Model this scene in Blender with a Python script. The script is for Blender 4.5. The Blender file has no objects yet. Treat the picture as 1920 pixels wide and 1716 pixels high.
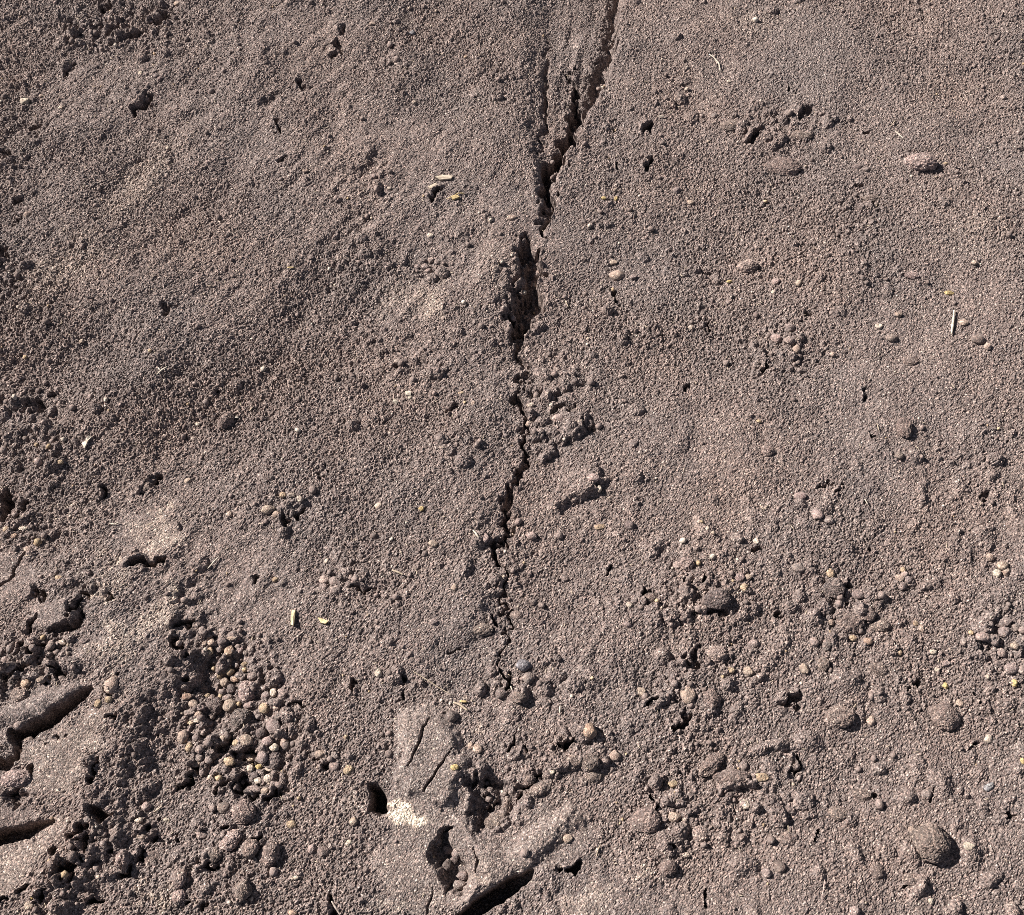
import bpy, bmesh, math, random
import numpy as np
from mathutils import Vector, noise as mnoise

# ------------------------------------------------------------------ camera, sky, sun, exposure
sc = bpy.context.scene
COL = sc.collection
TILT = math.radians(25.0)                 # camera leans 25 degrees off straight down
DIST = 1.0722
HFOV = math.radians(50.0)
ST, CT = math.sin(TILT), math.cos(TILT)
CAM = np.array((0.0, -DIST * ST, DIST * CT))
FWD = np.array((0.0, ST, -CT)); UPV = np.array((0.0, CT, ST))
FPX = 960.0 / math.tan(HFOV / 2)
cam = bpy.data.cameras.new('camera'); camo = bpy.data.objects.new('camera', cam)
COL.objects.link(camo)
camo.location = CAM; camo.rotation_euler = (TILT, 0, 0)
cam.sensor_fit = 'HORIZONTAL'; cam.angle = HFOV
cam.clip_start = 0.01; cam.clip_end = 200
sc.camera = camo

SUN_EL = math.radians(37)
SX, SY = -0.90, 0.436                     # where the sun stands, seen from above
world = bpy.data.worlds.new('World'); sc.world = world; world.use_nodes = True
wn = world.node_tree.nodes; wl = world.node_tree.links
sky = wn.new('ShaderNodeTexSky'); sky.sky_type = 'NISHITA'; sky.sun_disc = False
sky.air_density = 0.4; sky.dust_density = 0.2; sky.sun_elevation = SUN_EL; sky.sun_rotation = math.atan2(SX, SY)
wn['Background'].inputs['Strength'].default_value = 0.05
hs = wn.new('ShaderNodeHueSaturation'); hs.inputs['Saturation'].default_value = 0.55     # the camera's white balance
wl.new(sky.outputs['Color'], hs.inputs['Color']); wl.new(hs.outputs['Color'], wn['Background'].inputs['Color'])
sun = bpy.data.lights.new('sun', 'SUN'); sun.energy = 5.0; sun.angle = math.radians(0.5)
sun.color = (1.0, 0.95, 0.88)
suno = bpy.data.objects.new('sun', sun); COL.objects.link(suno)
suno.rotation_euler = Vector((-SX * math.cos(SUN_EL), -SY * math.cos(SUN_EL), -math.sin(SUN_EL))).to_track_quat('-Z', 'Y').to_euler()
suno.location = (-2, 1, 3)
sc.view_settings.view_transform = 'Standard'; sc.view_settings.look = 'None'
sc.view_settings.gamma = 1.0; sc.view_settings.use_curve_mapping = False
sc.view_settings.exposure = 1.4
sc.cycles.filter_width = 0.9
sc.cycles.use_denoising = False
sc.cycles.diffuse_bounces = 1

# ------------------------------------------------------------------ survey: photo point -> place on the ground, metres
def at(px, py, z=0.0):
    r = FWD * FPX + np.array((px - 960.0, 0, 0)) + UPV * (858.0 - py)
    s = (z - CAM[2]) / r[2]
    p = CAM + r * s
    return p[0], p[1]
def mpp(px, py):                          # metres per photo pixel at that place
    x, y = at(px, py)
    return float(np.dot(np.array((x, y, 0)) - CAM, FWD)) / FPX

rng = np.random.default_rng(7)
random.seed(7)
DX = 0.00111
XS = np.arange(-0.665, 0.665, DX); YS = np.arange(-0.445, 0.66, DX)
NX, NY = len(XS), len(YS)
GX, GY = np.meshgrid(XS, YS)              # [row=y, col=x]
KX = np.fft.rfftfreq(NX, DX)[None, :] * 2 * math.pi
KY = np.fft.fftfreq(NY, DX)[:, None] * 2 * math.pi

def nz(s_lo, s_hi=0.0, aniso=1.0, ang=0.0):
    """noise of unit spread: blurred by s_lo metres, minus what survives a blur of s_hi"""
    f = np.fft.rfft2(rng.standard_normal((NY, NX)).astype(np.float32))
    c, s = math.cos(ang), math.sin(ang)
    ka = (KX * c + KY * s) * aniso; kb = -KX * s + KY * c
    k2 = ka * ka + kb * kb
    h = np.exp(-k2 * s_lo * s_lo / 2)
    if s_hi: h = h - np.exp(-k2 * s_hi * s_hi / 2)
    a = np.fft.irfft2(f * h, s=(NY, NX))
    return (a / a.std()).astype(np.float32)
def blur(a, s):
    return np.fft.irfft2(np.fft.rfft2(a) * np.exp(-(KX ** 2 + KY ** 2) * s * s / 2), s=(NY, NX)).astype(np.float32)
def sstep(a, lo, hi):
    t = np.clip((a - lo) / (hi - lo), 0, 1); return t * t * (3 - 2 * t)

H = np.zeros((NY, NX), np.float32)        # big shapes
SMOOTH = np.zeros_like(H)                 # pressed, crusted soil
ROUGH = np.zeros_like(H)                  # loose crumbly soil
DUST = np.zeros_like(H)                   # pale dried fines
WOB = nz(0.004) * 0.0020 + nz(0.0015) * 0.0010; WOB2 = nz(0.004) * 0.0020 + nz(0.0015) * 0.0010     # ragged edges for every outline

def window(xs, ys, m):
    i0, i1 = np.searchsorted(XS, (min(xs) - m, max(xs) + m)); j0, j1 = np.searchsorted(YS, (min(ys) - m, max(ys) + m))
    return slice(max(j0, 0), max(j1, 1)), slice(max(i0, 0), max(i1, 1))
def seg_dist(X, Y, a, b):
    dx, dy = b[0] - a[0], b[1] - a[1]; L = dx * dx + dy * dy + 1e-12
    t = np.clip(((X - a[0]) * dx + (Y - a[1]) * dy) / L, 0, 1)
    ex, ey = X - a[0] - t * dx, Y - a[1] - t * dy
    return np.hypot(ex, ey), t, np.sign(dx * ey - dy * ex)
def sdf(pts, m=0.05, rag=1.0):
    P = [at(*p) for p in pts]
    w = window([p[0] for p in P], [p[1] for p in P], m)
    X = GX[w] + WOB[w] * rag; Y = GY[w] + WOB2[w] * rag
    d = np.full(X.shape, 9.0, np.float32); ins = np.zeros(X.shape, bool)
    for a, b in zip(P, P[1:] + P[:1]):
        d = np.minimum(d, seg_dist(X, Y, a, b)[0])
        c = (a[1] > Y) != (b[1] > Y)
        ins ^= c & (X < (b[0] - a[0]) * (Y - a[1]) / (b[1] - a[1] + 1e-12) + a[0])
    return w, np.where(ins, -d, d)
def groove(pts, depth, wl_, wr_, rag=1.0, hold=0.35):
    """pts: (px, py[, scale]); going down the list, wl_/wr_ are the half widths (photo px) to the left/right of travel"""
    P = [at(*p[:2]) for p in pts]; S = [p[2] if len(p) > 2 else 1.0 for p in pts]
    k = mpp(*pts[len(pts) // 2][:2]); wlm, wrm = wl_ * k, wr_ * k
    w = window([p[0] for p in P], [p[1] for p in P], max(wlm, wrm) * 2 + 0.01)
    X = GX[w] + WOB[w] * rag; Y = GY[w] + WOB2[w] * rag
    best = np.full(X.shape, 9.0, np.float32); sg = np.zeros_like(best); sw = np.zeros_like(best)
    for a, b, sa, sb in zip(P, P[1:], S, S[1:]):
        d, t, s = seg_dist(X, Y, a, b); q = d < best
        best[q] = d[q]; sg[q] = s[q]; sw[q] = (sa + (sb - sa) * t)[q]
    # sg > 0: left of travel
    half = np.where(sg > 0, wlm, wrm) * np.maximum(sw, 0.05)
    f = 1 - sstep(best / half, hold, 1.0)
    H[w] -= f * depth * np.minimum(sw, 1.2)
def pit(px, py, rx, ry, depth, ang=0.0, hold=0.45, rag=1.5, lip=True):
    c, s = math.cos(math.radians(ang)), math.sin(math.radians(ang))     # ang: counter-clockwise in the picture
    o = at(px, py); a = at(px + rx * c, py - rx * s); b = at(px - ry * s, py - ry * c)
    ax, ay = a[0] - o[0], a[1] - o[1]; bx, by = b[0] - o[0], b[1] - o[1]
    det = ax * by - ay * bx; m = max(math.hypot(ax, ay), math.hypot(bx, by)) * 2.6 + 0.006
    w = window([o[0]], [o[1]], m)
    X = GX[w] + WOB[w] * rag - o[0]; Y = GY[w] + WOB2[w] * rag - o[1]
    u = (X * by - Y * bx) / det; v = (ax * Y - ay * X) / det
    r = np.hypot(u, v)
    H[w] -= (1 - sstep(r, hold, 1.05)) * depth * (1.15 if lip else 1.0)
    if lip:                                # the crumb of soil beside it, on the sunny side
        k = math.hypot(bx, by) + math.hypot(ax, ay); q = 0.42 * k
        u2 = X - SX * q; v2 = Y - SY * q
        u, v = (u2 * by - v2 * bx) / det, (ax * v2 - ay * u2) / det
        H[w] += (1 - sstep(np.hypot(u, v), 0.1, 1.25)) * depth * 0.5
def spot(A, px, py, rx, ry, val, ang=0.0, hold=0.2, rag=2.5):
    c, s = math.cos(math.radians(ang)), math.sin(math.radians(ang))
    o = at(px, py); a = at(px + rx * c, py - rx * s); b = at(px - ry * s, py - ry * c)
    ax, ay = a[0] - o[0], a[1] - o[1]; bx, by = b[0] - o[0], b[1] - o[1]
    det = ax * by - ay * bx; m = max(math.hypot(ax, ay), math.hypot(bx, by)) * 1.3 + 0.01
    w = window([o[0]], [o[1]], m)
    X = GX[w] + WOB[w] * rag - o[0]; Y = GY[w] + WOB2[w] * rag - o[1]
    u = (X * by - Y * bx) / det; v = (ax * Y - ay * X) / det
    A[w] = np.maximum(A[w], (1 - sstep(np.hypot(u, v), hold, 1.05)) * val)
def raise_(pts, h, soft, rag=1.0):
    w, d = sdf(pts, soft + 0.01, rag); H[w] += h * (1 - sstep(d, -soft, soft * 0.15))
def lower(pts, h, soft, rag=1.0):
    w, d = sdf(pts, soft + 0.01, rag); H[w] -= h * (1 - sstep(d, -soft, soft * 0.15))
def mark(A, pts, val, soft=0.006, rag=1.5):
    w, d = sdf(pts, soft + 0.02, rag); A[w] = np.maximum(A[w], val * (1 - sstep(d, -soft, soft)))
def tilt_block(pts, h, dirpx, soft=0.003):
    """slab that rises towards dirpx (picture direction) and breaks off there"""
    w, d = sdf(pts, 0.02, 1.0)
    P = np.array([at(*p) for p in pts]); v = np.array((dirpx[0], -dirpx[1]), float); v /= np.hypot(*v)
    pr = P @ v; t = ((GX[w] * v[0] + GY[w] * v[1]) - pr.min()) / (pr.max() - pr.min())
    H[w] += h * np.clip(t, 0, 1) * (1 - sstep(d, -soft, soft))

# ------------------------------------------------------------------ the big shapes of the ground
# raised, wheel-pressed corner at the lower left, falling away to the right
w, d = sdf([(-160, 760), (330, 760), (340, 1130), (332, 1250), (268, 1335), (212, 1430), (180, 1545), (110, 1700), (60, 1800), (-160, 1900)], 0.12, 2.0)
H[w] += 0.013 * (1 - sstep(d, -0.012, 0.036)) * (1 - sstep(GY[w], at(300, 1200)[1], at(300, 930)[1]))
# gentle swell left of the crack, lower to the right
w, d = sdf([(-300, -150), (1060, -150), (1010, 300), (985, 500), (965, 640), (980, 860), (945, 1000), (930, 1200), (820, 1300), (500, 1150), (200, 900), (-300, 800)], 0.12, 1.0)
H[w] += 0.006 * (1 - sstep(d, -0.045, 0.010))
tilt_block([(985, -140), (1195, -140), (1164, 0), (1154, 80), (1134, 150), (1096, 232), (1072, 272), (1046, 325), (1034, 400), (1016, 400), (1000, 300), (985, 200)], -0.019, (1, 0.05), 0.005)
# upper end of the gully: three shallow ribs running down into the crack
groove([(1165, -40, .6), (1153, 77, .8), (1140, 124, 1), (1130, 151, 1), (1118, 195, .6), (1098, 215, .5)], 0.012, 7, 40, 1.0, 0.12)
groove([(1030, 60, .3), (1024, 160, .8), (1026, 190, 1), (1022, 235, .7), (1015, 290, .4)], 0.007, 5, 16, 1.0, 0.2)
groove([(1075, 120, .4), (1082, 175, .7), (1088, 225, 1.0), (1077, 262, 1.1), (1060, 294, 1.1), (1040, 318, 1.2), (1036, 345, .9), (1034, 400, .5), (1026, 440, .5)], 0.027, 5, 25, 1.7, 0.25)
groove([(1018, 330, .4), (1022, 390, .8), (1024, 425, 1.0), (1022, 445, .4)], 0.008, 10, 14, 1.0, 0.2)
groove([(985, 440, .3), (996, 462, .8), (1009, 484, .8), (1012, 512, .9), (1014, 540, 1.2), (1008, 568, 1.1), (988, 602, 1.0), (974, 637, .6), (984, 690, .3), (988, 725, .3)], 0.022, 7, 40, 1.6, 0.25)
groove([(985, 465, .6), (975, 520, 1), (968, 570, 1), (962, 615, .8)], 0.009, 26, 14, 1.2, 0.3); pit(978, 545, 14, 24, 0.007, 80); pit(968, 600, 12, 30, 0.008, 100)
w, d = sdf([(975, 640), (1000, 640), (1110, 690), (1090, 740), (990, 750)], 0.03, 1.5); H[w] -= 0.004 * (1 - sstep(d, -0.008, 0.004))
groove([(980, 735, .5), (977, 758, 1), (992, 775, 1), (986, 800, .4), (985, 840, .9), (986, 875, .9), (979, 899, 1), (963, 924, 1), (952, 955, 1.1), (955, 985, .9), (956, 1002, .8), (942, 1020, 1.1), (940, 1042, 1.1), (937, 1065, .55), (943, 1100, .5), (953, 1145, .5), (948, 1190, .35), (943, 1240, .35), (938, 1285, .4)], 0.012, 5, 15, 1.7, 0.25)
# cracked, uneven blocks right of the crack
tilt_block([(1005, 930), (1030, 895), (1080, 882), (1120, 890), (1120, 922), (1085, 938), (1062, 945), (1045, 962)], 0.0125, (0.75, 0.6), 0.006)
tilt_block([(1025, 800), (1060, 770), (1105, 780), (1108, 800), (1085, 820), (1045, 828)], 0.010, (0.8, 0.5))
tilt_block([(1000, 840), (1040, 822), (1040, 850), (1015, 868)], 0.007, (0.7, 0.7))
tilt_block([(1000, 700), (1060, 690), (1080, 715), (1030, 740)], 0.006, (0.4, 0.9))
pit(1062, 766, 26, 6, 0.005); pit(1100, 805, 7, 14, 0.004, -15); pit(1155, 555, 9, 9, 0.008)
# holes and hollows: (x, y, rx, ry, depth, angle)
for a in [(1220, 238, 16, 10, .010, 30), (1217, 305, 9, 16, .010, -10), (1417, 252, 9, 17, .010, -10), (1508, 210, 16, 9, .008, 30), (1627, 250, 10, 5, .006, 0),
          (1474, 165, 8, 5, .005, 0), (1612, 350, 12, 5, .005, 0), (1640, 388, 8, 8, .005, 0), (1150, 240, 5, 5, .004, 0), (1153, 308, 8, 6, .005, 30),
          (276, 196, 24, 11, .010, 50), (250, 213, 12, 8, .008, 40), (303, 42, 28, 11, .011, 35), (250, 72, 14, 6, .008, 30), (200, 12, 9, 14, .009, 0), (150, 62, 8, 10, .006, 0), (222, 55, 8, 8, .006, 0), (130, 55, 8, 8, .006, 0),
          (130, 132, 7, 14, .006, -30), (70, 245, 16, 5, .006, 30), (15, 295, 12, 14, .006, 0), (633, 90, 10, 16, .006, -10), (525, 240, 6, 16, .006, -20), (570, 165, 6, 16, .005, -20), (530, 300, 10, 5, .005, 30),
          (42, 380, 10, 6, .006, 40), (35, 425, 10, 5, .006, 40), (12, 480, 12, 10, .007, 0), (35, 540, 12, 6, .005, 30), (822, 372, 6, 16, .009, -35), (645, 60, 14, 8, .005, 30),
          (108, 738, 12, 6, .007, 25), (70, 765, 18, 12, .007, 0), (408, 738, 6, 10, .006, -30), (196, 928, 8, 22, .011, -35), (284, 912, 10, 24, .010, -42), (6, 950, 18, 26, .016, 0), (18, 925, 10, 18, .010, 0), (50, 945, 9, 9, .008, 0),
          (320, 590, 14, 5, .005, 30), (740, 690, 8, 5, .005, 0), (850, 765, 10, 6, .005, 30), (533, 985, 10, 12, .007, 0), (568, 960, 9, 14, .008, -20),
          (283, 1054, 40, 8, .011, 0), (250, 1066, 14, 10, .010, 40), (690, 1107, 26, 5, .006, 5), (480, 1085, 14, 5, .006, 40), (610, 890, 8, 4, .005, 20),
          (1140, 1068, 8, 9, .009, 0), (1210, 1120, 8, 16, .009, -35), (1297, 725, 6, 14, .008, -40), (1440, 690, 6, 9, .007, -20), (1330, 605, 12, 4, .005, 0), (1515, 590, 12, 6, .006, 20),
          (1617, 744, 6, 7, .006, 0), (1638, 825, 6, 9, .007, 0), (1890, 827, 6, 4, .005, 0), (1845, 925, 10, 6, .006, -40), (1575, 917, 6, 5, .006, 0), (1540, 910, 12, 5, .005, 25), (1620, 1020, 8, 10, .006, 0), (1420, 1030, 12, 8, .006, 0),
          (1590, 1110, 10, 18, .009, -20), (1293, 1090, 9, 9, .008, 0), (1322, 1090, 8, 10, .008, 0), (1296, 1240, 16, 16, .009, 40), (1282, 1355, 7, 16, .008, 0), (1350, 1150, 30, 14, .007, 0), (1460, 1148, 12, 5, .008, 10),
          (1497, 1440, 5, 24, .009, 0), (1490, 1305, 10, 22, .007, -20), (1480, 1325, 20, 10, .006, 0), (1715, 1275, 6, 14, .007, 0), (1825, 1397, 6, 8, .006, 0), (1838, 1307, 6, 8, .006, -30), (1535, 1570, 8, 9, .008, 0), (1750, 1493, 6, 9, .007, 0), (1650, 1495, 5, 9, .006, 0),
          (1325, 1685, 6, 7, .007, 0), (1712, 1662, 16, 4, .007, 10), (1900, 1520, 10, 5, .006, 20), (1225, 1505, 7, 8, .010, 0), (1250, 1590, 9, 6, .006, 20), (1225, 1325, 7, 13, .009, -25), (1067, 1390, 9, 12, .010, 0), (1065, 1400, 9, 9, .008, 0),
          (1080, 1630, 18, 12, .013, 30), (1050, 1640, 14, 7, .008, 0), (985, 1410, 10, 22, .010, -25), (962, 1390, 5, 14, .006, -20), (940, 1278, 9, 12, .011, 0), (752, 1278, 8, 12, .009, 0), (757, 1305, 7, 5, .006, 0), (663, 1282, 9, 6, .007, 20), (855, 1223, 9, 4, .006, 0), (920, 1168, 5, 12, .006, 20),
          (178, 1466, 8, 12, .014, 0), (187, 1438, 6, 20, .012, 0), (189, 1530, 20, 13, .017, 30), (158, 1558, 14, 9, .013, 0), (165, 1586, 9, 14, .013, 0), (122, 1640, 9, 25, .016, 0), (247, 1626, 12, 20, .018, -12), (287, 1567, 18, 11, .016, 38), (83, 1692, 18, 6, .012, 25), (11, 1694, 8, 9, .013, 0), (205, 1600, 9, 9, .012, 0), (148, 1620, 6, 9, .008, 0), (105, 1605, 6, 10, .008, -30), (180, 1690, 20, 6, .010, 10), (52, 1675, 7, 10, .009, 0), (226, 1638, 20, 6, .009, 20),
          (342, 1172, 15, 8, .013, 0), (341, 1234, 8, 14, .013, 0), (336, 1275, 12, 12, .014, 0), (330, 1205, 6, 16, .008, 0), (360, 1467, 8, 16, .012, -35), (370, 1440, 20, 10, .012, 0), (432, 1485, 10, 16, .012, 0), (455, 1465, 20, 12, .013, 20), (415, 1480, 8, 8, .008, 0), (477, 1490, 16, 7, .010, 10), (460, 1415, 10, 16, .012, 0), (425, 1395, 10, 14, .010, 0), (340, 1480, 6, 10, .007, -30),
          (517, 1487, 9, 20, .010, -15), (490, 1578, 13, 7, .010, 10), (385, 1565, 6, 8, .006, 0), (422, 1553, 14, 6, .009, 20), (405, 1612, 20, 7, .011, 25), (343, 1700, 16, 5, .010, 30), (384, 1694, 10, 5, .007, 30), (622, 1705, 14, 20, .014, 0), (612, 1445, 10, 10, .011, 0), (587, 1415, 7, 6, .008, 0), (605, 1412, 6, 4, .006, 0), (333, 1580, 8, 8, .007, 0), (560, 1322, 16, 5, .006, -5),
          (34, 1262, 20, 9, .014, 20), (82, 1228, 8, 8, .010, 0), (112, 1262, 10, 10, .012, 0), (62, 1290, 8, 10, .009, 0), (90, 1290, 18, 5, .008, 20), (46, 1220, 9, 6, .007, 0), (66, 1180, 5, 18, .009, -18), (80, 1115, 10, 8, .008, 0), (172, 1120, 14, 9, .007, 0), (92, 1125, 6, 10, .008, 0), (155, 1145, 6, 14, .009, -20), (215, 1290, 18, 6, .009, 35), (222, 1340, 16, 7, .008, 30), (118, 1387, 5, 5, .006, 0), (204, 1120, 5, 8, .007, 0)]:
    pit(*a)
# wheel bars of the lower left corner: deep grooves with a rounded lip above them
raise_([(-40, 1345), (40, 1320), (95, 1296), (150, 1282), (172, 1298), (110, 1340), (50, 1365), (-40, 1385)], 0.005, 0.010, 0.5)
groove([(38, 1388, .9), (62, 1378, 1.1), (95, 1358, 1.15), (130, 1334, 1.0), (158, 1312, .7), (175, 1300, .3)], 0.030, 17, 15, 0.35, 0.6)
groove([(-30, 1444, 1.1), (0, 1436, 1.1), (25, 1430, 1), (52, 1420, .5)], 0.018, 14, 12, 0.8, 0.45)
groove([(36, 1378, 1), (40, 1405, 1), (48, 1422, .8)], 0.014, 8, 7, 0.8, 0.4)
groove([(-40, 1596, 1.2), (0, 1580, 1.2), (40, 1567, 1.0), (75, 1556, .7), (106, 1546, .3)], 0.028, 15, 15, 0.35, 0.6)
groove([(102, 1190, .7), (120, 1185, 1), (142, 1175, 1), (156, 1158, .8)], 0.014, 10, 10, 0.8, 0.4)
groove([(66, 1442, .9), (62, 1465, 1), (46, 1480, 1), (30, 1492, .8)], 0.011, 6, 7, 0.8, 0.4)
lower([(18, 1488), (62, 1480), (72, 1500), (45, 1520), (20, 1515)], 0.008, 0.006)
groove([(50, 1036, .6), (46, 1044, 1), (28, 1079, 1), (4, 1118, 1)], 0.005, 3, 3, 0.5, 0.2)
tilt_block([(62, 1145), (100, 1130), (152, 1128), (154, 1158), (110, 1192), (70, 1185)], 0.006, (0.7, 0.6))
# loose hollow with the heap of pebbles
w, d = sdf([(375, 1180), (470, 1190), (500, 1290), (550, 1300), (590, 1400), (540, 1475), (470, 1500), (350, 1450), (335, 1330)], 0.05, 2.5)
H[w] -= 0.0045 * (1 - sstep(d, -0.02, 0.006))
# pressed slab and hollows at the bottom centre
PLATE = [(740, 1345), (800, 1318), (850, 1352), (872, 1392), (885, 1432), (872, 1470), (862, 1525), (890, 1570), (898, 1632), (870, 1680), (800, 1716), (700, 1716), (700, 1600), (735, 1500), (745, 1440)]
raise_([(745, 1330), (800, 1318), (850, 1352), (872, 1392), (885, 1432), (872, 1470), (850, 1520), (760, 1500), (735, 1470)], 0.007, 0.012, 0.6)
raise_([(850, 1520), (890, 1560), (960, 1575), (1000, 1545), (1070, 1500), (1105, 1540), (1000, 1632), (940, 1672), (880, 1705), (820, 1700), (860, 1680), (895, 1640)], 0.007, 0.012, 0.6)
groove([(866, 1722, 1.1), (890, 1706, 1.1), (930, 1682, 1.2), (962, 1660, 1), (992, 1640, .6)], 0.030, 16, 16, 0.4, 0.6)
lower([(694, 1470), (720, 1473), (732, 1499), (729, 1524), (686, 1528), (691, 1499)], 0.034, 0.006, 0.6)
lower([(817, 1560), (835, 1550), (846, 1576), (866, 1596), (876, 1623), (888, 1645), (869, 1668), (844, 1674), (831, 1651), (817, 1623), (795, 1596)], 0.016, 0.006, 0.7)
lower([(873, 1464), (907, 1452), (957, 1464), (1003, 1452), (1035, 1462), (1023, 1486), (993, 1508), (960, 1540), (927, 1560), (903, 1551), (873, 1527)], 0.011, 0.010, 1.0)
pit(908, 1466, 12, 9, 0.007); pit(840, 1566, 11, 9, 0.008); pit(995, 1476, 18, 7, .008, 35); pit(928, 1500, 12, 6, .006, 40)
groove([(804, 1346, .7), (792, 1385, 1), (783, 1407, 1), (767, 1441, .6)], 0.005, 3, 3, 0.3, 0.2)
groove([(851, 1406, .6), (825, 1440, 1), (800, 1477, 1), (798, 1486, .7)], 0.005, 3, 3, 0.3, 0.2)
groove([(815, 1664, .5), (808, 1690, 1), (800, 1716, .6)], 0.004, 3, 3, 0.4, 0.2)
groove([(886, 1585, .5), (891, 1610, 1), (893, 1635, .6)], 0.004, 3, 4, 0.5, 0.2)
tilt_block([(1330, 1455), (1350, 1442), (1400, 1448), (1412, 1470), (1380, 1478), (1350, 1478)], 0.009, (0.3, 0.9))

# ------------------------------------------------------------------ where the soil is pressed, loose, pale
for p, v in [([(40, 1420), (117, 1366), (183, 1335), (238, 1305), (217, 1343), (180, 1393), (160, 1450), (147, 1490), (110, 1502), (67, 1498), (60, 1450)], .9),
             ([(-20, 1605), (107, 1547), (145, 1543), (133, 1572), (83, 1613), (50, 1655), (-20, 1700)], .85),
             ([(-20, 1345), (40, 1320), (100, 1296), (160, 1284), (172, 1300), (110, 1345), (45, 1375), (-20, 1390)], .85),
             ([(-20, 1520), (60, 1512), (105, 1540), (50, 1560), (-20, 1575)], .8),
             ([(-20, 1045), (50, 1040), (78, 1095), (45, 1130), (-20, 1145)], .75),
             ([(62, 1145), (100, 1130), (152, 1128), (154, 1158), (110, 1192), (70, 1185)], .8),
             ([(145, 1225), (185, 1195), (225, 1175), (205, 1215), (165, 1235)], .85),
             ([(230, 960), (320, 950), (345, 1020), (270, 1045), (215, 1035)], .6),
             ([(0, 1440), (60, 1440), (60, 1465), (32, 1480), (0, 1470)], .6)]:
    mark(SMOOTH, p, v)
mark(SMOOTH, PLATE, 0.8)
mark(SMOOTH, [(860, 1520), (900, 1560), (960, 1570), (1010, 1520), (1070, 1500), (1110, 1545), (1100, 1600), (1000, 1630), (900, 1690), (850, 1690)], 0.75)
mark(SMOOTH, [(1040, 1730), (1060, 1662), (1110, 1648), (1190, 1640), (1300, 1670), (1420, 1640), (1500, 1730)], 0.5, 0.02)
for p in ([(873, 1464), (907, 1452), (1035, 1462), (993, 1508), (927, 1560), (873, 1527)], [(817, 1555), (840, 1550), (888, 1645), (850, 1674), (795, 1600)],
          [(375, 1180), (480, 1190), (590, 1400), (520, 1490), (350, 1450), (335, 1330)],
          [(215, 1530), (240, 1600), (130, 1700), (60, 1716), (165, 1560)],
          [(40, 1210), (130, 1200), (150, 1240), (60, 1310), (0, 1310), (0, 1220)],
          [(0, 960), (90, 960), (120, 1020), (0, 1030)],
          [(950, 470), (1010, 480), (1010, 600), (970, 640), (950, 600)]):
    mark(ROUGH, p, .9, 0.010)
for a in [(1025, 420, 14, 40, .7), (1040, 320, 16, 30, .5), (995, 480, 18, 20, .8), (985, 560, 30, 70, .8), (980, 650, 14, 40, .6), (985, 720, 12, 40, .7), (984, 840, 12, 40, .6), (968, 910, 18, 30, .6), (953, 980, 16, 40, .7), (945, 1060, 16, 60, .5), (1130, 150, 14, 40, .5), (1045, 750, 75, 110, .4), (290, 1400, 70, 160, .3), (150, 1090, 70, 50, .55), (1290, 1130, 130, 60, .7), (1280, 1300, 110, 90, .6), (1000, 1280, 120, 60, .6), (1870, 1190, 80, 80, .5), (1570, 1150, 120, 90, .5), (1100, 1420, 90, 60, .6), (1410, 1500, 200, 90, .4), (640, 1090, 120, 70, .5), (60, 800, 110, 110, .6),
          (200, 60, 160, 60, .7), (1450, 240, 150, 60, .4), (1480, 650, 120, 50, .4), (790, 690, 90, 40, .5), (860, 850, 60, 50, .5), (420, 1620, 140, 80, .6), (530, 960, 60, 40, .4), (20, 540, 60, 90, .5), (1330, 1060, 140, 60, .4), (800, 500, 60, 40, .3)]:
    spot(ROUGH, *a)
for a in [(312, 965, 26, 18, .9), (300, 1005, 60, 45, .45), (197, 1050, 30, 13, 1.0, -15), (330, 1125, 28, 30, .75), (290, 1160, 60, 40, .6, 30), (235, 1205, 70, 32, .45, 35), (120, 958, 45, 12, .5, 10), (192, 1118, 26, 16, .7), (205, 1090, 40, 14, .4),
          (810, 570, 42, 40, .45), (770, 560, 90, 50, .2), (1190, 1640, 30, 16, .6), (285, 1680, 40, 18, .75), (320, 1680, 70, 26, .4), (207, 1280, 14, 24, .8, -30), (740, 1710, 60, 20, .4), (860, 1330, 30, 14, .6, -30), (893, 1360, 18, 20, .5, -40), (1100, 1690, 60, 40, .3), (270, 340, 140, 50, .25, 45), (130, 500, 120, 50, .25, 40), (920, 500, 40, 80, .15), (1830, 440, 90, 60, .15), (1420, 40, 60, 30, .2), (900, 1650, 40, 16, .35, 30), (650, 1500, 40, 20, .2)]:
    spot(DUST, *a)
mark(DUST, [(732, 1505), (752, 1503), (775, 1517), (803, 1540), (785, 1548), (745, 1546), (733, 1525)], 1.9, 0.0025, 0.8)
mark(DUST, PLATE, .12, 0.012)
mark(DUST, [(860, 1530), (900, 1570), (960, 1575), (1010, 1530), (1070, 1500), (1110, 1545), (1000, 1630), (880, 1705), (820, 1700), (880, 1640)], .12, 0.012)
mark(DUST, [(40, 1420), (183, 1335), (240, 1300), (217, 1343), (160, 1450), (150, 1485), (67, 1480)], .22, 0.01)
mark(DUST, [(-20, 1605), (107, 1547), (145, 1543), (83, 1613), (-20, 1700)], .22, 0.01)

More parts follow.
